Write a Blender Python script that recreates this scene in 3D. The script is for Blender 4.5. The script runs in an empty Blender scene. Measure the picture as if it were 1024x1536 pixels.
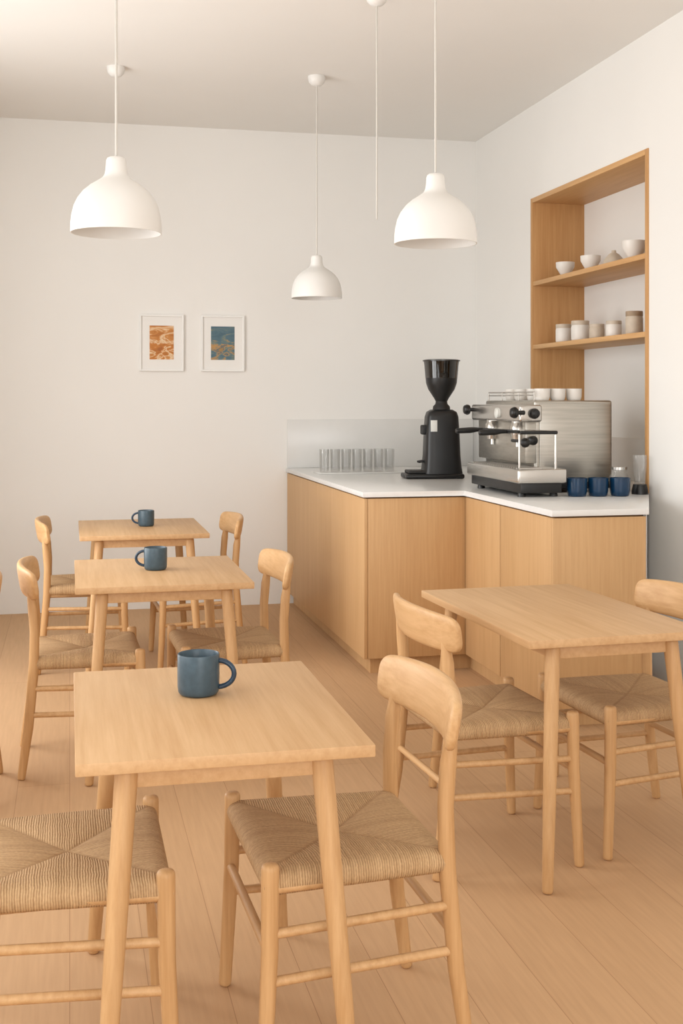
import bpy, bmesh, math, random
from mathutils import Vector, Matrix
random.seed(4)
S = bpy.context.scene
COL = S.collection
pi = math.pi

# ------------------------------------------------------------------ helpers
def lin(c):
    out = []
    for v in c:
        v = v / 255.0
        out.append(v / 12.92 if v <= 0.04045 else ((v + 0.055) / 1.055) ** 2.4)
    return (out[0], out[1], out[2], 1.0)

def new_mat(name):
    m = bpy.data.materials.new(name)
    m.use_nodes = True
    nt = m.node_tree
    b = nt.nodes["Principled BSDF"]
    return m, nt, b

def plain(name, rgb, rough=0.5, metal=0.0, noise=0.04, nscale=12.0, bump=0.0, spec=0.5, stretch=None):
    m, nt, b = new_mat(name)
    tc = nt.nodes.new("ShaderNodeTexCoord")
    n = nt.nodes.new("ShaderNodeTexNoise")
    n.inputs["Scale"].default_value = nscale
    n.inputs["Detail"].default_value = 4
    if stretch:
        mp = nt.nodes.new("ShaderNodeMapping"); mp.inputs["Scale"].default_value = stretch
        nt.links.new(tc.outputs["Object"], mp.inputs["Vector"])
        nt.links.new(mp.outputs[0], n.inputs["Vector"])
    else:
        nt.links.new(tc.outputs["Object"], n.inputs["Vector"])
    r = nt.nodes.new("ShaderNodeValToRGB")
    c = lin(rgb)
    r.color_ramp.elements[0].position = 0.3
    r.color_ramp.elements[1].position = 0.7
    r.color_ramp.elements[0].color = (c[0] * (1 - noise), c[1] * (1 - noise), c[2] * (1 - noise), 1)
    r.color_ramp.elements[1].color = (min(1, c[0] * (1 + noise)), min(1, c[1] * (1 + noise)), min(1, c[2] * (1 + noise)), 1)
    nt.links.new(n.outputs["Fac"], r.inputs["Fac"])
    nt.links.new(r.outputs["Color"], b.inputs["Base Color"])
    b.inputs["Roughness"].default_value = rough
    b.inputs["Metallic"].default_value = metal
    b.inputs["Specular IOR Level"].default_value = spec
    if bump > 0:
        bp = nt.nodes.new("ShaderNodeBump")
        bp.inputs["Strength"].default_value = bump
        bp.inputs["Distance"].default_value = 0.002
        n2 = nt.nodes.new("ShaderNodeTexNoise")
        n2.inputs["Scale"].default_value = 60
        nt.links.new(tc.outputs["Object"], n2.inputs["Vector"])
        nt.links.new(n2.outputs["Fac"], bp.inputs["Height"])
        nt.links.new(bp.outputs["Normal"], b.inputs["Normal"])
    return m

def wood(name, dark, light, axis='Z', fine=70.0, rough=0.45):
    m, nt, b = new_mat(name)
    tc = nt.nodes.new("ShaderNodeTexCoord")
    oi = nt.nodes.new("ShaderNodeObjectInfo")
    mul = nt.nodes.new("ShaderNodeMath"); mul.operation = 'MULTIPLY'
    mul.inputs[1].default_value = 17.0
    nt.links.new(oi.outputs["Random"], mul.inputs[0])
    add = nt.nodes.new("ShaderNodeVectorMath"); add.operation = 'ADD'
    nt.links.new(tc.outputs["Object"], add.inputs[0])
    nt.links.new(mul.outputs[0], add.inputs[1])
    mp = nt.nodes.new("ShaderNodeMapping")
    k = {'X': (0.04, 1, 1), 'Y': (1, 0.04, 1), 'Z': (1, 1, 0.04)}[axis]
    mp.inputs["Scale"].default_value = k
    nt.links.new(add.outputs[0], mp.inputs["Vector"])
    n1 = nt.nodes.new("ShaderNodeTexNoise")
    n1.inputs["Scale"].default_value = fine
    n1.inputs["Detail"].default_value = 6
    n1.inputs["Roughness"].default_value = 0.65
    nt.links.new(mp.outputs[0], n1.inputs["Vector"])
    n2 = nt.nodes.new("ShaderNodeTexNoise")
    n2.inputs["Scale"].default_value = 9
    n2.inputs["Detail"].default_value = 3
    n2.inputs["Distortion"].default_value = 0.6
    nt.links.new(mp.outputs[0], n2.inputs["Vector"])
    mx = nt.nodes.new("ShaderNodeMath"); mx.operation = 'MULTIPLY_ADD'
    mx.inputs[1].default_value = 0.35
    nt.links.new(n2.outputs["Fac"], mx.inputs[0])
    h = nt.nodes.new("ShaderNodeMath"); h.operation = 'MULTIPLY'
    h.inputs[1].default_value = 0.65
    nt.links.new(n1.outputs["Fac"], h.inputs[0])
    nt.links.new(h.outputs[0], mx.inputs[2])
    r = nt.nodes.new("ShaderNodeValToRGB")
    r.color_ramp.elements[0].position = 0.36
    r.color_ramp.elements[1].position = 0.62
    r.color_ramp.elements[0].color = lin(dark)
    r.color_ramp.elements[1].color = lin(light)
    nt.links.new(mx.outputs[0], r.inputs["Fac"])
    nt.links.new(r.outputs["Color"], b.inputs["Base Color"])
    b.inputs["Roughness"].default_value = rough
    b.inputs["Specular IOR Level"].default_value = 0.35
    bp = nt.nodes.new("ShaderNodeBump")
    bp.inputs["Strength"].default_value = 0.08
    bp.inputs["Distance"].default_value = 0.001
    nt.links.new(n1.outputs["Fac"], bp.inputs["Height"])
    nt.links.new(bp.outputs["Normal"], b.inputs["Normal"])
    return m

def obj_from_bm(name, bm, mat, smooth=True, parent=None, angle=40):
    bmesh.ops.recalc_face_normals(bm, faces=bm.faces)
    me = bpy.data.meshes.new(name)
    bm.to_mesh(me); bm.free()
    if smooth:
        for p in me.polygons: p.use_smooth = True
        try: me.set_sharp_from_angle(angle=math.radians(angle))
        except Exception: pass
    mats = mat if isinstance(mat, (list, tuple)) else [mat]
    for mm in mats: me.materials.append(mm)
    o = bpy.data.objects.new(name, me)
    COL.objects.link(o)
    if parent: o.parent = parent
    return o

def empty(name, loc=(0, 0, 0), rz=0.0):
    e = bpy.data.objects.new(name, None)
    e.empty_display_size = 0.1
    e.location = loc
    e.rotation_euler = (0, 0, rz)
    COL.objects.link(e)
    return e

def bm_box(bm, x0, x1, y0, y1, z0, z1, bev=0.0, seg=2, mi=0):
    r = bmesh.ops.create_cube(bm, size=1.0)
    vs = r["verts"]
    for v in vs:
        v.co = Vector(((x0 + x1) / 2 + v.co.x * (x1 - x0), (y0 + y1) / 2 + v.co.y * (y1 - y0), (z0 + z1) / 2 + v.co.z * (z1 - z0)))
    fs = set()
    for v in vs:
        for f in v.link_faces: fs.add(f)
    for f in fs: f.material_index = mi
    if bev > 0:
        es = set()
        for v in vs:
            for e in v.link_edges: es.add(e)
        bmesh.ops.bevel(bm, geom=list(es), offset=bev, segments=seg, profile=0.5, affect='EDGES')

def box(name, x0, x1, y0, y1, z0, z1, mat, bev=0.0, parent=None, seg=2):
    bm = bmesh.new()
    bm_box(bm, x0, x1, y0, y1, z0, z1, bev, seg)
    return obj_from_bm(name, bm, mat, bev > 0, parent)

def bm_lathe(bm, prof, cx=0, cy=0, cz=0, seg=32, mi=0, sx=1.0, sy=1.0):
    rings = []
    for (r, z) in prof:
        if r < 1e-6:
            rings.append([bm.verts.new((cx, cy, cz + z))])
        else:
            rings.append([bm.verts.new((cx + sx * r * math.cos(2 * pi * i / seg), cy + sy * r * math.sin(2 * pi * i / seg), cz + z)) for i in range(seg)])
    for a, b in zip(rings[:-1], rings[1:]):
        for i in range(seg):
            j = (i + 1) % seg
            if len(a) == 1 and len(b) == 1: continue
            if len(a) == 1: f = bm.faces.new((a[0], b[j], b[i]))
            elif len(b) == 1: f = bm.faces.new((a[i], a[j], b[0]))
            else: f = bm.faces.new((a[i], a[j], b[j], b[i]))
            f.material_index = mi

def lathe(name, prof, mat, cx=0, cy=0, cz=0, seg=40, parent=None):
    bm = bmesh.new()
    bm_lathe(bm, prof, cx, cy, cz, seg)
    return obj_from_bm(name, bm, mat, True, parent, 50)

def bm_tube(bm, pts, radii, seg=16, cap=True, mi=0, flat=1.0):
    """tube swept along pts with rounded ends"""
    P = [Vector(p) for p in pts]
    R = list(radii) if isinstance(radii, (list, tuple)) else [radii] * len(P)
    if cap:
        d0 = (P[1] - P[0]).normalized(); d1 = (P[-1] - P[-2]).normalized()
        r0, r1 = R[0], R[-1]
        pre = [P[0], P[0] + d0 * r0 * 0.12, P[0] + d0 * r0 * 0.35]
        prer = [r0 * 0.45, r0 * 0.8, r0 * 0.96]
        post = [P[-1] - d1 * r1 * 0.35, P[-1] - d1 * r1 * 0.12, P[-1]]
        postr = [r1 * 0.96, r1 * 0.8, r1 * 0.45]
        P = pre + [P[0] + d0 * r0 * 0.7] + P[1:-1] + [P[-1] - d1 * r1 * 0.7] + post
        R = prer + [R[0]] + R[1:-1] + [R[-1]] + postr
    rings = []
    up = None
    for i, p in enumerate(P):
        if i == 0: d = P[1] - P[0]
        elif i == len(P) - 1: d = P[-1] - P[-2]
        else: d = (P[i + 1] - P[i]).normalized() + (P[i] - P[i - 1]).normalized()
        d.normalize()
        if up is None:
            ref = Vector((0, 0, 1)) if abs(d.z) < 0.9 else Vector((1, 0, 0))
            up = (ref - d * ref.dot(d)).normalized()
        else:
            up = (up - d * up.dot(d)).normalized()
        sd = d.cross(up)
        rings.append([bm.verts.new(p + (up * math.cos(2 * pi * k / seg) + sd * flat * math.sin(2 * pi * k / seg)) * R[i]) for k in range(seg)])
    for a, b in zip(rings[:-1], rings[1:]):
        for i in range(seg):
            j = (i + 1) % seg
            bm.faces.new((a[i], a[j], b[j], b[i])).material_index = mi
    bm.faces.new(rings[0][::-1]).material_index = mi
    bm.faces.new(rings[-1]).material_index = mi

def prism(name, poly, z0, z1, mat, bev=0.0, parent=None):
    bm = bmesh.new()
    a = [bm.verts.new((x, y, z0)) for x, y in poly]
    b = [bm.verts.new((x, y, z1)) for x, y in poly]
    bm.faces.new(a[::-1]); bm.faces.new(b)
    n = len(poly)
    for i in range(n):
        j = (i + 1) % n
        bm.faces.new((a[i], a[j], b[j], b[i]))
    if bev > 0:
        bmesh.ops.bevel(bm, geom=list(bm.edges), offset=bev, segments=2, profile=0.5, affect='EDGES')
    return obj_from_bm(name, bm, mat, bev > 0, parent)

# ------------------------------------------------------------------ materials
M_wall = plain("wall_paint", (236, 234, 230), 0.85, noise=0.012, nscale=1.5, bump=0.05)
M_ceil = plain("ceiling_paint", (234, 231, 226), 0.9, noise=0.01, nscale=1.5)
M_oakZ = wood("oak_vertical", (188, 145, 97), (206, 166, 119), 'Z')
M_oakTop = wood("oak_tabletop", (195, 154, 109), (210, 172, 128), 'Y', 60, 0.5)
M_oakChair = wood("oak_chair", (188, 144, 95), (209, 168, 120), 'Z', 60, 0.45)
M_oakBack = wood("oak_backrest", (192, 149, 101), (212, 172, 125), 'X', 60, 0.45)
M_ply = wood("oak_veneer", (196, 155, 108), (207, 168, 121), 'Z', 80, 0.5)
M_niche = wood("oak_niche", (188, 140, 89), (204, 158, 106), 'Z', 60, 0.5)
M_shelf = wood("oak_shelf", (196, 150, 99), (212, 168, 116), 'Y', 60, 0.5)
M_counter = plain("white_quartz", (228, 228, 226), 0.25, noise=0.02, nscale=30)
M_splash = plain("grey_splashback", (221, 220, 217), 0.25, noise=0.02, nscale=6)
M_shade = plain("pendant_white", (228, 226, 222), 0.45, noise=0.005)
M_cord = plain("cord_white", (205, 201, 194), 0.6, noise=0.01)
M_frame = plain("frame_white", (240, 239, 236), 0.5, noise=0.005)
M_mount = plain("passepartout", (236, 234, 230), 0.8, noise=0.005)
M_steel = plain("brushed_steel", (198, 195, 190), 0.26, metal=0.95, noise=0.06, nscale=5)
M_steelp = plain("steel_panel", (182, 178, 170), 0.33, metal=0.92, noise=0.10, nscale=14, stretch=(0.3, 1, 6))
M_black = plain("black_plastic", (20, 20, 21), 0.38, noise=0.1)
M_blackm = plain("black_matte", (28, 27, 27), 0.55, noise=0.1)
M_cupw = plain("white_ceramic", (226, 221, 214), 0.35, noise=0.02)
M_cupb = plain("beige_ceramic", (196, 182, 164), 0.5, noise=0.08, nscale=25)
M_cupt = plain("stoneware_brown", (156, 134, 110), 0.6, noise=0.12, nscale=25)
M_gap = plain("dark_gap", (104, 74, 46), 0.8)
M_mug = plain("mug_blue_glaze", (62, 82, 94), 0.35, noise=0.14, nscale=60, bump=0.15)
M_mugd = plain("mug_dark_glaze", (38, 60, 80), 0.3, noise=0.12, nscale=60)
M_blue = plain("deep_blue_glaze", (14, 50, 80), 0.2, noise=0.15, nscale=30)
M_beans = plain("coffee_beans", (30, 20, 14), 0.5, noise=0.4, nscale=120, bump=0.6)
M_label = plain("label_paper", (225, 225, 220), 0.6)
M_dark = plain("glass_smoked_lid", (46, 44, 42), 0.2)

def glass(name, tint=(1, 1, 1), base=0.05, k=0.35, body=0.0, rough=0.03):
    m, nt, b = new_mat(name)
    out = nt.nodes["Material Output"]
    tr = nt.nodes.new("ShaderNodeBsdfTransparent")
    tr.inputs[0].default_value = (*tint, 1)
    gl = nt.nodes.new("ShaderNodeBsdfGlossy")
    gl.inputs["Roughness"].default_value = rough
    df = nt.nodes.new("ShaderNodeBsdfDiffuse"); df.inputs[0].default_value = (.9, .9, .9, 1)
    fr = nt.nodes.new("ShaderNodeLayerWeight"); fr.inputs[0].default_value = 0.35
    mm = nt.nodes.new("ShaderNodeMath"); mm.operation = 'MULTIPLY_ADD'
    mm.inputs[1].default_value = k; mm.inputs[2].default_value = base
    nt.links.new(fr.outputs["Facing"], mm.inputs[0])
    mb = nt.nodes.new("ShaderNodeMixShader"); mb.inputs[0].default_value = body
    nt.links.new(tr.outputs[0], mb.inputs[1]); nt.links.new(df.outputs[0], mb.inputs[2])
    mx = nt.nodes.new("ShaderNodeMixShader")
    nt.links.new(mm.outputs[0], mx.inputs[0])
    nt.links.new(mb.outputs[0], mx.inputs[1]); nt.links.new(gl.outputs[0], mx.inputs[2])
    nt.links.new(mx.outputs[0], out.inputs[0])
    return m
M_glass = glass("clear_glass", (0.97, 0.97, 0.965), 0.02, 0.18, 0.04)
M_smoke = glass("smoked_hopper", (0.25, 0.24, 0.23))

def floor_mat():
    m, nt, b = new_mat("oak_planks")
    tc = nt.nodes.new("ShaderNodeTexCoord")
    mp = nt.nodes.new("ShaderNodeMapping")
    mp.inputs["Rotation"].default_value = (0, 0, pi / 2)
    nt.links.new(tc.outputs["Object"], mp.inputs["Vector"])
    br = nt.nodes.new("ShaderNodeTexBrick")
    br.inputs["Scale"].default_value = 1.0
    br.inputs["Brick Width"].default_value = 4.6
    br.inputs["Row Height"].default_value = 0.19
    br.inputs["Mortar Size"].default_value = 0.0012
    br.inputs["Mortar Smooth"].default_value = 0.5
    br.offset = 0.37
    br.inputs["Color1"].default_value = lin((196, 158, 119))
    br.inputs["Color2"].default_value = lin((202, 164, 125))
    br.inputs["Mortar"].default_value = lin((168, 129, 92))
    nt.links.new(mp.outputs[0], br.inputs["Vector"])
    mp2 = nt.nodes.new("ShaderNodeMapping")
    mp2.inputs["Scale"].default_value = (1, 0.05, 1)
    nt.links.new(tc.outputs["Object"], mp2.inputs["Vector"])
    n = nt.nodes.new("ShaderNodeTexNoise")
    n.inputs["Scale"].default_value = 80; n.inputs["Detail"].default_value = 6
    nt.links.new(mp2.outputs[0], n.inputs["Vector"])
    r = nt.nodes.new("ShaderNodeValToRGB")
    r.color_ramp.elements[0].position = 0.3; r.color_ramp.elements[1].position = 0.7
    r.color_ramp.elements[0].color = (0.94, 0.935, 0.925, 1); r.color_ramp.elements[1].color = (1.03, 1.03, 1.03, 1)
    nt.links.new(n.outputs["Fac"], r.inputs["Fac"])
    mx = nt.nodes.new("ShaderNodeMix"); mx.data_type = 'RGBA'; mx.blend_type = 'MULTIPLY'
    mx.inputs["Factor"].default_value = 1.0
    nt.links.new(br.outputs["Color"], mx.inputs["A"]); nt.links.new(r.outputs["Color"], mx.inputs["B"])
    nt.links.new(mx.outputs["Result"], b.inputs["Base Color"])
    b.inputs["Roughness"].default_value = 0.6
    b.inputs["Specular IOR Level"].default_value = 0.25
    return m
M_floor = floor_mat()

def cord_mat():
    m, nt, b = new_mat("woven_paper_cord")
    N = nt.nodes.new; L = nt.links.new
    tc = N("ShaderNodeTexCoord")
    sx = N("ShaderNodeSeparateXYZ"); L(tc.outputs["Object"], sx.inputs[0])
    def math_(op, a, b_=None, c=None):
        n = N("ShaderNodeMath"); n.operation = op
        for i, v in enumerate((a, b_, c)):
            if v is None: continue
            if isinstance(v, (int, float)): n.inputs[i].default_value = v
            else: L(v, n.inputs[i])
        return n.outputs[0]
    ax = math_('ABSOLUTE', math_('MULTIPLY', sx.outputs[0], 1 / 0.228))
    ay = math_('ABSOLUTE', math_('MULTIPLY', sx.outputs[1], 1 / 0.205))
    mask = math_('GREATER_THAN', ax, ay)
    nz = N("ShaderNodeTexNoise"); nz.inputs["Scale"].default_value = 22; nz.inputs["Detail"].default_value = 3
    L(tc.outputs["Object"], nz.inputs["Vector"])
    jit = math_('MULTIPLY', nz.outputs["Fac"], 0.008)
    inv = math_('SUBTRACT', 1.0, mask)
    c = math_('ADD', math_('MULTIPLY', sx.outputs[1], mask), math_('MULTIPLY', sx.outputs[0], inv))
    c = math_('ADD', c, jit)
    PER = 0.0054
    s = math_('SINE', math_('MULTIPLY', c, 2 * pi / PER))
    s01 = math_('MULTIPLY_ADD', s, 0.5, 0.5)
    diag = math_('ABSOLUTE', math_('SUBTRACT', ax, ay))
    dg = math_('MINIMUM', math_('MULTIPLY', diag, 22.0), 1.0)
    fl = math_('FLOOR', math_('MULTIPLY', c, 1 / PER))
    wn = N("ShaderNodeTexWhiteNoise"); wn.noise_dimensions = '1D'; L(fl, wn.inputs["W"])
    nf = N("ShaderNodeTexNoise"); nf.inputs["Scale"].default_value = 160; nf.inputs["Detail"].default_value = 2
    L(tc.outputs["Object"], nf.inputs["Vector"])
    f = math_('ADD', math_('MULTIPLY', s01, 0.38), math_('MULTIPLY', wn.outputs["Value"], 0.18))
    f = math_('ADD', f, math_('MULTIPLY', nf.outputs["Fac"], 0.44))
    f = math_('MULTIPLY', f, math_('MULTIPLY_ADD', dg, 0.4, 0.6))
    r = N("ShaderNodeValToRGB")
    r.color_ramp.elements[0].position = 0.05; r.color_ramp.elements[1].position = 0.9
    r.color_ramp.elements[0].color = lin((144, 110, 74)); r.color_ramp.elements[1].color = lin((218, 183, 140))
    L(f, r.inputs["Fac"]); L(r.outputs["Color"], b.inputs["Base Color"])
    b.inputs["Roughness"].default_value = 0.75
    b.inputs["Specular IOR Level"].default_value = 0.2
    bp = N("ShaderNodeBump"); bp.inputs["Strength"].default_value = 0.6; bp.inputs["Distance"].default_value = 0.002
    L(math_('MULTIPLY', s01, dg), bp.inputs["Height"]); L(bp.outputs["Normal"], b.inputs["Normal"])
    return m
M_cordseat = cord_mat()

def art_mat(name, stops, scale, stretch):
    m, nt, b = new_mat(name)
    tc = nt.nodes.new("ShaderNodeTexCoord")
    mp = nt.nodes.new("ShaderNodeMapping"); mp.inputs["Scale"].default_value = stretch
    nt.links.new(tc.outputs["Object"], mp.inputs["Vector"])
    n = nt.nodes.new("ShaderNodeTexNoise"); n.inputs["Scale"].default_value = scale
    n.inputs["Detail"].default_value = 6; n.inputs["Distortion"].default_value = 1.2
    nt.links.new(mp.outputs[0], n.inputs["Vector"])
    sp = nt.nodes.new("ShaderNodeSeparateXYZ"); nt.links.new(tc.outputs["Object"], sp.inputs[0])
    ma = nt.nodes.new("ShaderNodeMath"); ma.operation = 'MULTIPLY_ADD'; ma.inputs[1].default_value = -0.7
    nt.links.new(sp.outputs[2], ma.inputs[0]); nt.links.new(n.outputs["Fac"], ma.inputs[2])
    r = nt.nodes.new("ShaderNodeValToRGB")
    cr = r.color_ramp
    cr.elements[0].position = stops[0][0]; cr.elements[0].color = lin(stops[0][1])
    cr.elements[1].position = stops[-1][0]; cr.elements[1].color = lin(stops[-1][1])
    for p, c in stops[1:-1]:
        e = cr.elements.new(p); e.color = lin(c)
    nt.links.new(ma.outputs[0], r.inputs["Fac"])
    nt.links.new(r.outputs["Color"], b.inputs["Base Color"])
    b.inputs["Roughness"].default_value = 0.6
    return m
M_art1 = art_mat("art_orange", [(0.30, (176, 108, 48)), (0.42, (200, 134, 66)), (0.49, (230, 204, 168)), (0.54, (196, 124, 52)), (0.7, (164, 96, 40))], 8, (1, 1, 2.6))
M_art2 = art_mat("art_blue", [(0.3, (72, 100, 114)), (0.44, (82, 110, 122)), (0.52, (112, 126, 118)), (0.57, (186, 140, 80)), (0.61, (82, 104, 112)), (0.70, (156, 124, 76))], 8, (1, 1, 2.6))

# ------------------------------------------------------------------ room
XL, XR, YB, YF, ZC = -1.25, 2.925, 8.33, -2.2, 3.36
NY0, NY1, NZ0, NZ1, NXB = 5.636, 7.238, 0.967, 2.756, 3.28
box("floor", XL - 0.2, XR + 0.6, YF - 0.2, YB + 0.2, -0.1, 0.0, M_floor)
box("ceiling", XL - 0.2, XR + 0.6, YF - 0.2, YB + 0.2, ZC, ZC + 0.1, M_ceil)
box("wall_back", XL - 0.2, XR + 0.6, YB, YB + 0.2, 0, ZC, M_wall)
bm = bmesh.new()
bm_box(bm, XR, XR + 0.6, YF, NY0, 0, ZC)
bm_box(bm, XR, XR + 0.6, NY1, YB, 0, ZC)
bm_box(bm, XR, XR + 0.6, NY0, NY1, 0, NZ0)
bm_box(bm, XR, XR + 0.6, NY0, NY1, NZ1, ZC)
bm_box(bm, NXB, XR + 0.6, NY0, NY1, NZ0, NZ1)
obj_from_bm("wall_right", bm, M_wall, False)
wins = [(-1.6, 0.6), (1.2, 3.6), (4.2, 6.6)]
WZ0, WZ1 = 0.45, 2.85
bm = bmesh.new()
bm_box(bm, XL - 0.2, XL, YF, YB, 0, WZ0)
bm_box(bm, XL - 0.2, XL, YF, YB, WZ1, ZC)
ys = [YF] + [v for w in wins for v in w] + [YB]
for i in range(0, len(ys), 2):
    bm_box(bm, XL - 0.2, XL, ys[i], ys[i + 1], WZ0, WZ1)
obj_from_bm("wall_left", bm, M_wall, False)
for i, (a, b_) in enumerate(wins):
    e = empty("window_%d" % (i + 1), (XL - 0.1, (a + b_) / 2, 0))
    bm = bmesh.new(); w = (b_ - a) / 2
    for (y0, y1, z0, z1) in ((-w, -w + .05, WZ0, WZ1), (w - .05, w, WZ0, WZ1), (-.02, .02, WZ0, WZ1), (-w, w, WZ0, WZ0 + .05), (-w, w, WZ1 - .05, WZ1)):
        bm_box(bm, -.03, .03, y0, y1, z0, z1, 0.004)
    obj_from_bm("frame", bm, M_frame, True, e)
bm = bmesh.new()
bm_box(bm, XL - .2, XR + .6, YF - .2, YF, 0, 0.4)
bm_box(bm, XL - .2, XR + .6, YF - .2, YF, 2.95, ZC)
bm_box(bm, XL - .2, -0.8, YF - .2, YF, 0.4, 2.95)
bm_box(bm, 2.4, XR + .6, YF - .2, YF, 0.4, 2.95)
obj_from_bm("wall_front", bm, M_wall, False)
e = empty("window_4", (0.8, YF - 0.1, 0))
bm = bmesh.new()
for (x0, x1, z0, z1) in ((-1.6, -1.55, .4, 2.95), (1.55, 1.6, .4, 2.95), (-.02, .02, .4, 2.95), (-1.6, 1.6, .4, .45), (-1.6, 1.6, 2.9, 2.95)):
    bm_box(bm, x0, x1, -.03, .03, z0, z1, 0.004)
obj_from_bm("frame", bm, M_frame, True, e)

# niche lining
ns = empty("niche_shelf_unit")
t = 0.03
xf = XR - 0.008
box("side_far", xf, NXB, NY1 - t, NY1, NZ0, NZ1, M_niche, 0.001, ns)
box("side_near", xf, NXB, NY0, NY0 + t, NZ0, NZ1, M_niche, 0.001, ns)
box("top", xf, NXB, NY0 + t, NY1 - t, NZ1 - t, NZ1, M_shelf, 0.001, ns)
box("upper_shelf", XR - 0.004, NXB, NY0 + t, NY1 - t, 2.188, 2.216, M_shelf, 0.001, ns)
box("lower_shelf", XR - 0.004, NXB, NY0 + t, NY1 - t, 1.779, 1.807, M_shelf, 0.001, ns)
box("back_splash", 3.268, 3.279, NY0 + t, NY1 - t, 0.968, 1.22, M_splash, 0.001, ns)

# ------------------------------------------------------------------ counter
cn = empty("coffee_bar_counter")
ZT = 0.965
XC = 2.916
poly = [(1.50, 6.05), (2.06, 6.05), (2.06, 4.865), (2.525, 4.865), (XC, 5.62), (XC, 8.329), (1.50, 8.329)]
prism("worktop", poly, ZT - 0.028, ZT, M_counter, 0.003, cn)
inner = [(1.53, 6.08), (2.09, 6.08), (2.09, 4.895), (2.505, 4.895), (2.91, 5.67), (2.91, 8.32), (1.53, 8.32)]
prism("carcass", inner, 0.09, ZT - 0.0285, M_gap, 0, cn)
toe = [(1.555, 6.105), (2.115, 6.105), (2.115, 4.92), (2.48, 4.92), (2.91, 5.70), (2.91, 8.32), (1.555, 8.32)]
prism("toe_kick", toe, 0.0, 0.09, M_ply, 0, cn)
pz0, pz1 = 0.085, ZT - 0.036
box("panel_left", 1.51, 1.53, 6.06, 8.325, pz0, pz1, M_ply, 0.0015, cn)
box("panel_end", 1.531, 2.088, 6.06, 6.08, pz0, pz1, M_ply, 0.0015, cn)
box("door_panel_1", 2.07, 2.09, 5.536, 6.054, pz0, pz1, M_ply, 0.0015, cn)
box("door_panel_2", 2.07, 2.09, 4.896, 5.528, pz0, pz1, M_ply, 0.0015, cn)
box("panel_side", 2.07, 2.515, 4.875, 4.895, pz0, pz1, M_ply, 0.0015, cn)
prism("panel_back", [(2.512, 4.897), (2.518, 4.877), (2.914, 5.635), (2.908, 5.66)], pz0, pz1, M_wall, 0, cn)
box("splashback_back", 1.51, 2.903, 8.318, 8.329, ZT + 0.0005, 1.31, M_splash, 0.001, cn)
box("splashback_side", 2.904, XC, 7.245, 8.329, ZT + 0.0005, 1.31, M_splash, 0.001, cn)

# ------------------------------------------------------------------ tables
def table(x0, x1, y0, y1, rz=0.0, lx=0.0):
    cx, cy = (x0 + x1) / 2, (y0 + y1) / 2
    hx, hy = (x1 - x0) / 2, (y1 - y0) / 2
    T = empty("cafe_table", (cx, cy, 0), rz)
    box("tabletop", -hx, hx, -hy, hy, 0.716, 0.742, M_oakTop, 0.003, T)
    bm = bmesh.new()
    a, b = hx - 0.102, hy - 0.06
    bm_box(bm, -a, a, -b - .009, -b + .009, .672, .7158, .002)
    bm_box(bm, -a, a, b - .009, b + .009, .672, .7158, .002)
    bm_box(bm, -a - .009, -a + .009, -b, b, .672, .7158, .002)
    bm_box(bm, a - .009, a + .009, -b, b, .672, .7158, .002)
    obj_from_bm("apron", bm, M_oakTop, True, T)
    k = 1
    for sx in (-1, 1):
        for sy in (-1, 1):
            bm = bmesh.new()
            tp = Vector((sx * (hx - 0.102), sy * (hy - 0.06), 0.7155))
            ft = Vector((sx * (hx - 0.05), sy * (hy + 0.015), 0.0))
            bm_tube(bm, [ft, ft.lerp(tp, .5), tp], [0.0165, 0.021, 0.0235], 20)
            obj_from_bm("leg_%d" % k, bm, M_oakZ, True, T, 60); k += 1
    return T
table(0.010, 0.613, 2.36, 3.165)
table(0.02, 0.70, 4.57, 5.38)
table(0.05, 0.725, 6.30, 7.14)
table(1.295, 1.895, 3.285, 4.25, math.radians(2.5))

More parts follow.
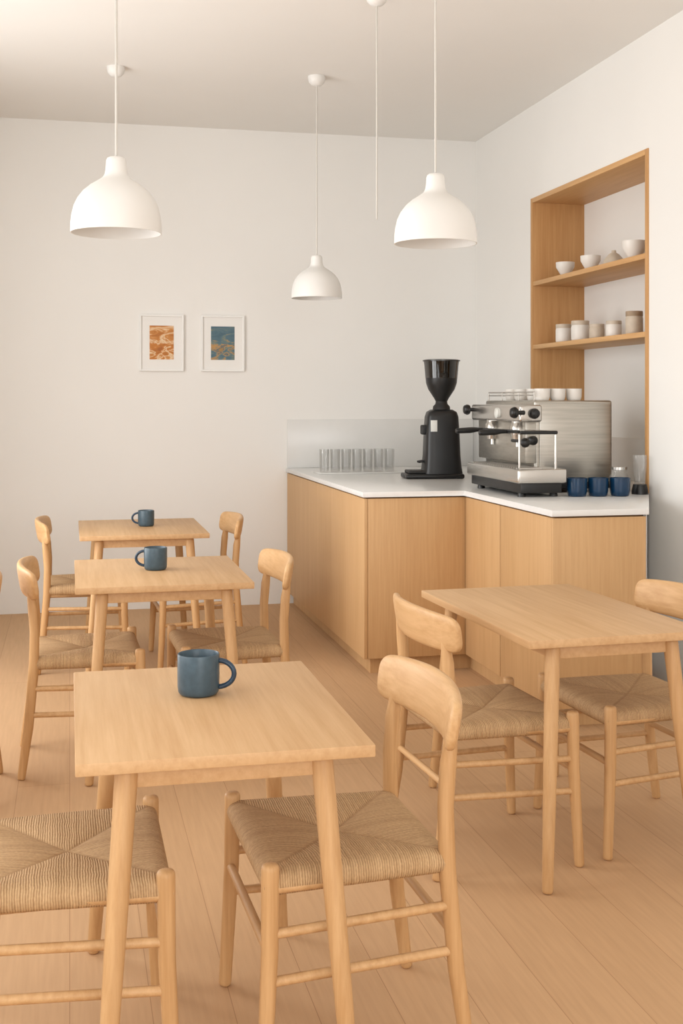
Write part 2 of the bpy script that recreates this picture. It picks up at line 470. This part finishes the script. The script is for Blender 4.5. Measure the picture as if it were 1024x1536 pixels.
# ------------------------------------------------------------------ chairs
chair_parts = []
def chair_meshes():
    k = 1
    for sx in (-1, 1):
        bm = bmesh.new()
        bm_tube(bm, [(sx * .247, .215, 0), (sx * .238, .20, .30), (sx * .235, .198, .482)], [.0155, .0185, .0195], 18)
        chair_parts.append(obj_from_bm("front_leg_%d" % k, bm, M_oakChair, True, None, 60))
        bm = bmesh.new()
        bm_tube(bm, [(sx * .222, -.25, 0), (sx * .214, -.222, .2), (sx * .209, -.203, .42), (sx * .206, -.20, .56), (sx * .204, -.207, .65), (sx * .203, -.219, .74)],
                [.0155, .0185, .0195, .0185, .019, .012], 18)
        chair_parts.append(obj_from_bm("rear_leg_%d" % k, bm, M_oakChair, True, None, 60))
        k += 1
    bm = bmesh.new()
    for sx in (-1, 1):
        for z in (.335, .235):
            bm_tube(bm, [(sx * .24, .203, z), (sx * .214, -.215, z + .008)], .0105, 12)
        bm_tube(bm, [(sx * .235, .198, .43), (sx * .208, -.203, .43)], .013, 12)
    bm_tube(bm, [(-.238, .203, .30), (.238, .203, .30)], .0105, 12)
    bm_tube(bm, [(-.212, -.215, .28), (.212, -.215, .28)], .0105, 12)
    chair_parts.append(obj_from_bm("stretchers", bm, M_oakBack, True, None, 60))
    # backrest: steam-bent board, nearly square ends with rounded corners
    bm = bmesh.new(); N = 64; K = 28; rings = []
    for i in range(N + 1):
        s = -1 + 2 * i / N
        s = math.copysign(1 - (1 - abs(s)) ** 2.4, s)
        x = .272 * s
        yc = -.250 + .056 * s * s
        slope = 2 * .056 * s / .272
        nrm = Vector((-slope, 1, 0)).normalized()
        e = max(0.0, 1 - abs(s) ** 20)
        a = .018 + (.043 - .007 * s * s) * e ** .55
        b = .005 + (.0105 - .001 * s * s) * max(0.0, 1 - abs(s) ** 24) ** .5
        zc = .745 - .004 * s * s
        ring = []
        for kx in range(K):
            ph = 2 * pi * kx / K
            cz, cn_ = math.cos(ph), math.sin(ph)
            cz = math.copysign(abs(cz) ** .5, cz); cn_ = math.copysign(abs(cn_) ** .75, cn_)
            z = a * cz
            p = Vector((x, yc, zc + z)) + nrm * (b * cn_ - z * .16)
            ring.append(bm.verts.new(p))
        rings.append(ring)
    for A, B in zip(rings[:-1], rings[1:]):
        for q in range(K):
            w = (q + 1) % K
            bm.faces.new((A[q], A[w], B[w], B[q]))
    bm.faces.new(rings[0]); bm.faces.new(rings[-1][::-1])
    chair_parts.append(obj_from_bm("backrest", bm, M_oakBack, True, None, 70))
    # seat
    bm = bmesh.new(); NS = 14; per = []
    for side in range(4):
        for q in range(NS):
            u = -1 + 2 * q / NS
            per.append({0: (u, -1), 1: (1, u), 2: (-u, 1), 3: (-1, -u)}[side])
    def hw(b): return .2225 + .0125 * b
    rings = [[bm.verts.new((0, 0, .448))]]
    NR = 14
    for r in range(1, NR + 1):
        e = r / NR
        z = .448 + .016 * min(1, e * 1.1) - (.004 * max(0, (e - .93) / .07))
        ring = []
        for (a, b) in per:
            ang = min(abs(a), abs(b))
            zz = z + .008 * (1 - ang ** 2) * math.sin(pi * e)
            ring.append(bm.verts.new((a * e * hw(b * e), b * e * .20, zz)))
        rings.append(ring)
    for off, z in ((.007, .455), (.012, .446), (.014, .436), (.011, .424), (.003, .415), (-.02, .414)):
        rings.append([bm.verts.new((a * (hw(b) + off), b * (.20 + off), z)) for (a, b) in per])
    rings.append([bm.verts.new((0, 0, .422))])
    M = len(per)
    for A, B in zip(rings[:-1], rings[1:]):
        for q in range(M):
            w = (q + 1) % M
            if len(A) == 1: bm.faces.new((A[0], B[q], B[w]))
            elif len(B) == 1: bm.faces.new((A[q], B[0], A[w]))
            else: bm.faces.new((A[q], B[q], B[w], A[w]))
    chair_parts.append(obj_from_bm("seat", bm, M_cordseat, True, None, 60))

chair_meshes()
first = [True]
def chair(x, y, deg):
    E = empty("dining_chair", (x, y, 0), math.radians(deg))
    for o in chair_parts:
        if first[0]: o.parent = E
        else:
            c = bpy.data.objects.new(o.name.split('.')[0], o.data)
            COL.objects.link(c); c.parent = E
    first[0] = False
chair(0.598, 2.69, 92)
chair(-0.005, 2.70, -90)
chair(0.065, 4.91, -89)
chair(0.635, 4.92, 92)
chair(0.085, 6.68, -90)
chair(0.68, 6.68, 92)
chair(1.312, 3.66, -86)
chair(1.85, 3.72, 94)
chair(-0.515, 4.56, 90)

# ------------------------------------------------------------------ mugs
def mug(x, y, z, ang, s=1.0):
    E = empty("coffee_mug", (x, y, z), math.radians(ang))
    E.scale = (s, s, s)
    prof = [(0, 0), (.038, 0), (.044, .002), (.0485, .008), (.050, .02), (.0505, .05), (.0505, .094), (.0495, .098), (.0475, .0985), (.046, .096), (.0455, .05), (.045, .012), (.04, .007), (0, .007)]
    lathe("body", prof, M_mug, seg=48, parent=E)
    bm = bmesh.new(); pts = []
    for i in range(15):
        a = math.radians(-88 + 176 * i / 14)
        pts.append((.046 + .040 * math.cos(a), 0, .05 + .032 * math.sin(a)))
    bm_tube(bm, pts, .0062, 14, True, flat=1.35)
    obj_from_bm("handle", bm, M_mugd, True, E, 60)
mug(0.302, 2.86, .7422, -14)
mug(0.349, 5.00, .7422, 166, .95)
mug(0.418, 6.74, .7422, 168, .90)

# ------------------------------------------------------------------ pendants
def canopy(parent, z=0):
    lathe("canopy", [(0, 0), (.052, 0), (.052, -.012), (.046, -.035), (.03, -.052), (.008, -.058), (0, -.058)], M_shade, 0, 0, z, 32, parent)
def pendant(x, y, z):
    E = empty("pendant_lamp", (x, y, z))
    prof = [(.150, 0), (.1495, .03), (.146, .058), (.139, .088), (.127, .114), (.109, .138), (.086, .158), (.062, .173), (.046, .184), (.038, .196), (.035, .212), (.033, .24), (.030, .249), (.024, .253), (0, .253)]
    inner = [(0, .246), (.02, .245), (.030, .21), (.036, .188), (.058, .17), (.082, .155), (.105, .135), (.123, .111), (.135, .086), (.142, .058), (.1455, .03), (.1465, 0), (.150, 0)]
    bm = bmesh.new()
    bm_lathe(bm, inner + prof[1:], seg=56)
    bmesh.ops.remove_doubles(bm, verts=bm.verts, dist=1e-5)
    obj_from_bm("shade", bm, M_shade, True, E, 50)
    lathe("bulb", [(0, .06), (.02, .064), (.032, .08), (.034, .10), (.026, .125), (.014, .14), (.013, .2), (0, .2)], M_frame, seg=24, parent=E)
    bm = bmesh.new(); bm_tube(bm, [(0, 0, .25), (0, 0, ZC - z - .04)], .0042, 10, False)
    obj_from_bm("cord", bm, M_cord, True, E)
    canopy(E, ZC - z - .0005)
pendant(0.151, 4.018, 2.005)
pendant(1.292, 4.115, 2.016)
pendant(1.42, 6.856, 2.05)
def bare(x, y, zend):
    E = empty("pendant_cord", (x, y, 0))
    bm = bmesh.new(); bm_tube(bm, [(0, 0, zend), (0, 0, ZC - .04)], .004, 10, True)
    obj_from_bm("cord", bm, M_cord, True, E)
    canopy(E, ZC - .0005)
bare(0.258, 6.918, 2.9)
bare(1.407, 5.40, 2.30)

# ------------------------------------------------------------------ framed art
def picture(cx, cz, art):
    E = empty("framed_picture", (cx, YB - .001, cz))
    w, h, f = .1525, .197, .013
    bm = bmesh.new()
    secs = [(0, 0), (0, -.020), (.002, -.022), (f - .002, -.022), (f, -.020), (f, 0)]
    corners = [(-1, -1), (1, -1), (1, 1), (-1, 1)]
    rr = []
    for (d, y) in secs:
        rr.append([bm.verts.new((cxs * (w - d), y, czs * (h - d))) for (cxs, czs) in corners])
    for A, B in zip(rr, rr[1:] + rr[:1]):
        for q in range(4):
            bm.faces.new((A[q], A[(q + 1) % 4], B[(q + 1) % 4], B[q]))
    obj_from_bm("frame", bm, M_frame, False, E)
    box("mount", -w + f, w - f, -.010, -.002, -h + f, h - f, M_mount, 0, E)
    box("print", -.083, .083, -.0115, -.0101, -.115, .12, art, 0, E)
picture(0.623, 1.847, M_art1)
picture(1.049, 1.847, M_art2)

# ------------------------------------------------------------------ espresso machine
EM = empty("espresso_machine")
box("body", 2.36, 2.80, 5.80, 6.55, 1.01, 1.448, M_steelp, 0.014, EM, 4)
box("body_base", 2.30, 2.79, 5.78, 6.5, .985, 1.02, M_black, 0.004, EM)
box("side_panel", 2.385, 2.785, 5.794, 5.802, 1.03, 1.43, M_steelp, 0.003, EM)
box("group_housing", 2.255, 2.38, 5.74, 6.50, 1.335, 1.425, M_steel, 0.014, EM, 3)
box("front_fascia", 2.30, 2.365, 5.78, 6.5, 1.12, 1.34, M_steelp, 0.006, EM)
box("drip_tray", 2.16, 2.42, 5.52, 6.30, 1.035, 1.105, M_steel, 0.010, EM, 3)
box("tray_base", 2.18, 2.40, 5.54, 6.28, .985, 1.04, M_black, 0.006, EM)
bm = bmesh.new()
for i in range(22):
    y = 5.56 + i * .032
    bm_box(bm, 2.18, 2.30, y, y + .012, 1.104, 1.110)
obj_from_bm("tray_grate", bm, M_steel, False, EM)
bm = bmesh.new()
for (x, y) in ((2.21, 5.6), (2.21, 6.2), (2.38, 5.6), (2.72, 5.88), (2.72, 6.42), (2.36, 6.42)):
    bm_lathe(bm, [(0, 0), (.022, 0), (.018, .022), (0, .022)], x, y, ZT + .0005, 20)
obj_from_bm("feet", bm, M_black, True, EM)
bm = bmesh.new()
bm_tube(bm, [(2.375, 5.56, 1.10), (2.375, 5.56, 1.28)], .007, 12)
bm_tube(bm, [(2.19, 5.58, 1.10), (2.19, 5.58, 1.28)], .0055, 12)
bm_tube(bm, [(2.30, 5.78, 1.29), (2.375, 5.57, 1.29)], .006, 12)
for z in (1.475, 1.492):
    bm_tube(bm, [(2.37, 5.83, z), (2.37, 6.52, z), (2.78, 6.52, z)], .0035, 8)
for (x, y) in ((2.37, 5.83), (2.37, 6.05), (2.37, 6.3), (2.37, 6.52), (2.78, 6.52)):
    bm_tube(bm, [(x, y, 1.44), (x, y, 1.494)], .0035, 8)
obj_from_bm("pipes_and_rails", bm, M_steel, True, EM)
bm = bmesh.new()
for y in (5.86, 6.24):
    bm_lathe(bm, [(0, -.05), (.03, -.05), (.036, -.02), (.04, 0), (.04, .03), (.032, .04), (.032, .06), (0, .06)], 2.29, y, 1.285, 28)
    bm_lathe(bm, [(0, 0), (.012, 0), (.010, .03), (0, .03)], 2.29, y, 1.205, 14)
obj_from_bm("group_heads", bm, M_steel, True, EM)
bm = bmesh.new()
bm_tube(bm, [(2.19, 5.57, 1.287), (2.385, 5.56, 1.287)], .009, 12)
bm_tube(bm, [(2.235, 5.70, 1.287), (2.235, 6.44, 1.287)], .009, 12)
for y in (5.86, 6.24):
    bm_tube(bm, [(2.26, y, 1.285), (2.20, y, 1.285), (2.16, y, 1.283), (2.075, y, 1.279)], [.009, .011, .0165, .015], 16)
for (y, z) in ((5.72, 1.385), (6.46, 1.395)):
    bm_tube(bm, [(2.275, y, z), (2.225, y, z)], [.012, .010], 14)
    bm_tube(bm, [(2.235, y, z), (2.195, y, z)], [.03, .027], 20)
bm_tube(bm, [(2.33, 5.745, 1.38), (2.33, 5.70, 1.38)], [.028, .024], 20)
bm_tube(bm, [(2.35, 5.775, 1.24), (2.31, 5.74, 1.24)], [.025, .02], 20)
bm_tube(bm, [(2.24, 5.62, 1.235), (2.215, 5.585, 1.235)], [.025, .02], 20)
bm_tube(bm, [(2.235, 5.80, 1.24), (2.235, 5.60, 1.24)], .008, 12)
obj_from_bm("handles_and_knobs", bm, M_black, True, EM)
bm = bmesh.new()
bm_tube(bm, [(2.26, 6.05, 1.38), (2.248, 6.05, 1.38)], .028, 24, True)
obj_from_bm("gauge", bm, M_label, True, EM)

def cup_prof(r, h, base=.6, wall=.004):
    return [(0, 0), (r * base * .9, 0), (r * base, .003), (r * (base + .25), h * .3), (r * .97, h * .65), (r, h), (r - wall, h), (r * .95 - wall, h * .65), (r * (base + .22) - wall, h * .32), (r * base * .8, .008), (0, .008)]
def straight(r, h, wall=.004):
    return [(0, 0), (r * .80, 0), (r * .88, .004), (r * .96, h * .3), (r, h), (r - wall, h), (r * .96 - wall, h * .3), (r * .8, .008), (0, .008)]
def mk(name, prof, mat, x, y, z):
    E = lathe(name, prof, mat, 0, 0, 0, 36)
    E.location = (x, y, z)
    return E
for (x, y) in ((2.435, 5.88), (2.525, 5.885), (2.62, 5.89), (2.46, 6.05), (2.47, 6.26), (2.47, 6.40)):
    mk("espresso_cup", straight(.042, .062), M_cupw, x, y, 1.4485)
for (x, y) in ((2.49, 5.56), (2.60, 5.55), (2.71, 5.53)):
    mk("blue_cup", straight(.052, .092), M_blue, x, y, ZT + .0005)
ZU, ZL = 2.2165, 1.8075
mk("ceramic_bowl", cup_prof(.058, .088, .4), M_cupw, 3.0, 6.874, ZU)
mk("ceramic_bowl", cup_prof(.06, .085, .45), M_cupw, 3.0, 6.506, ZU)
mk("ceramic_bowl", [(0, .085), (.012, .083), (.014, .07), (.03, .06), (.055, .03), (.062, 0), (.058, 0), (.05, .028), (.026, .054), (0, .06)], M_cupb, 3.01, 6.22, ZU)
mk("ceramic_bowl", cup_prof(.066, .10, .45), M_cupw, 3.0, 5.95, ZU)
mk("ceramic_bowl", cup_prof(.06, .08, .45), M_cupb, 3.14, 6.05, ZU)
def jar(x, y, z, r, h, mat, band):
    E = empty("ceramic_cup", (x, y, z))
    lathe("body", [(0, 0), (r * .9, 0), (r, .008), (r, h * .68), (r * .96, h * .75), (r * .96, h), (r * .9, h), (r * .9, h * .3), (0, h * .3)], mat, parent=E)
    lathe("rim_band", [(r * .965, h * .78), (r * .985, h * .8), (r * .985, h * .97), (r * .965, h * 1.003), (r * .88, h * 1.003), (r * .88, h * .9)], band, parent=E)
jar(2.99, 6.874, ZL, .05, .112, M_cupw, M_cupb)
jar(2.99, 6.63, ZL, .054, .118, M_cupw, M_cupb)
jar(3.0, 6.42, ZL, .044, .085, M_cupb, M_cupb)
jar(3.0, 6.20, ZL, .044, .09, M_cupw, M_cupb)
jar(2.995, 5.94, ZL, .047, .125, M_cupb, M_cupt)
jar(3.12, 6.72, ZL, .045, .10, M_cupw, M_cupb)

g = empty("glass_jar", (2.795, 5.715, ZT + .0005))
lathe("jar", [(0, 0), (.045, 0), (.05, .01), (.05, .09), (.04, .105), (.04, .12), (.037, .12), (.037, .105), (.046, .088), (.046, .012), (0, .006)], M_glass, parent=g)
lathe("lid", [(0, .121), (.043, .121), (.043, .135), (.02, .14), (0, .14)], M_steel, parent=g)
g = empty("glass_carafe", (2.865, 5.62, ZT + .0005))
lathe("base", [(0, 0), (.042, 0), (.042, .015), (.034, .05), (0, .05)], M_black, parent=g)
lathe("jug", [(0, .051), (.028, .051), (.036, .15), (.036, .20), (.034, .20), (.025, .058), (0, .058)], M_glass, parent=g)

bm = bmesh.new()
for j in range(2):
    for i in range(7):
        bm_lathe(bm, [(0, 0), (.028, 0), (.030, .004), (.033, .15), (.031, .15), (.028, .012), (0, .01)], 1.63 + i * .074 + (.02 if j else 0), 7.62 + j * .1, ZT + .009, 24)
G = obj_from_bm("drinking_glasses", bm, M_glass, True, None, 50)
box("serving_tray", 1.585, 2.14, 7.56, 7.78, ZT + .0005, ZT + .0085, M_splash, .002)

# ------------------------------------------------------------------ grinder
GR = empty("coffee_grinder", (2.255, 7.06, ZT + .0005), math.radians(-6))
box("base_plate", -.24, .125, -.11, .11, 0, .03, M_black, .012, GR, 3)
box("dose_tray", -.22, -.06, -.08, .08, .03, .05, M_blackm, .008, GR, 3)
bm = bmesh.new()
secs = [(.03, .125, .105, 0), (.07, .118, .10, 0), (.14, .112, .09, .0), (.28, .107, .084, .0), (.38, .10, .08, .0), (.41, .09, .074, .0), (.425, .065, .058, .0)]
rings = []
for (z, hx, hy, cx) in secs:
    ring = []
    for k in range(32):
        a = 2 * pi * k / 32
        c, s = math.cos(a), math.sin(a)
        ring.append(bm.verts.new((cx + hx * math.copysign(abs(c) ** .45, c), hy * math.copysign(abs(s) ** .45, s), z)))
    rings.append(ring)
for A, B in zip(rings[:-1], rings[1:]):
    for q in range(32):
        bm.faces.new((A[q], A[(q + 1) % 32], B[(q + 1) % 32], B[q]))
bm.faces.new(rings[0][::-1]); bm.faces.new(rings[-1])
obj_from_bm("body", bm, M_black, True, GR, 50)
lathe("collar", [(0, .42), (.055, .42), (.052, .445), (.038, .46), (.036, .475), (0, .475)], M_blackm, 0, 0, 0, 32, GR)
lathe("hopper_bowl", [(0, .475), (.036, .475), (.046, .495), (.082, .55), (.096, .59), (.099, .625), (0, .625)], M_black, 0, 0, 0, 40, GR)
lathe("hopper_glass", [(.0995, .62), (.106, .70), (.110, .725), (.108, .725), (.103, .70), (.0975, .626)], M_smoke, 0, 0, 0, 40, GR)
lathe("hopper_lid", [(0, .737), (.10, .737), (.117, .732), (.117, .725), (0, .724)], M_dark, 0, 0, 0, 40, GR)
lathe("beans", [(0, .6255), (.092, .6255), (.094, .65), (0, .665)], M_beans, 0, 0, 0, 32, GR)
box("spout", -.13, -.085, -.03, .03, .27, .33, M_blackm, .01, GR, 3)
bm = bmesh.new()
bm_tube(bm, [(-.09, -.02, .10), (-.12, -.02, .105), (-.15, -.02, .10)], .007, 10)
bm_tube(bm, [(-.09, .02, .10), (-.12, .02, .105), (-.15, .02, .10)], .007, 10)
obj_from_bm("dosing_fork", bm, M_black, True, GR)
box("label", -.085, -.045, -.094, -.086, .29, .36, M_label, .001, GR)

# ------------------------------------------------------------------ light
W = bpy.data.worlds.new("World"); S.world = W; W.use_nodes = True
bg = W.node_tree.nodes["Background"]
bg.inputs[0].default_value = (1.0, 0.992, 0.98, 1); bg.inputs[1].default_value = 0.8
def area(name, loc, rot, sx, sy, e, col):
    L = bpy.data.lights.new(name, 'AREA'); L.shape = 'RECTANGLE'; L.size = sx; L.size_y = sy
    L.energy = e; L.color = col
    o = bpy.data.objects.new(name, L); o.location = loc; o.rotation_euler = rot
    COL.objects.link(o)
col = (0.985, 0.99, 0.985)
for i, (a, b_) in enumerate(wins):
    area("window_daylight", (XL - .35, (a + b_) / 2, 1.65), (0, math.radians(-90), 0), 2.4, b_ - a, (30, 50, 92)[i], col)
area("front_fill_lamp", (0.9, YF - .35, 1.7), (math.radians(90), 0, 0), 3.2, 2.5, 102, col)  # added area lamp, unseen behind the camera, fills the room from the front

S.view_settings.view_transform = 'Standard'
S.view_settings.exposure = 0.0

# ------------------------------------------------------------------ camera
cam = bpy.data.cameras.new("camera")
cam.sensor_fit = 'AUTO'; cam.sensor_width = 36
cam.lens = 1779 / 1536 * 36
cam.shift_y = -168 / 1536
co = bpy.data.objects.new("camera", cam)
co.location = (0, 0, 1.45)
co.rotation_euler = (math.radians(90), 0, math.radians(-12.9))
COL.objects.link(co)
S.camera = co
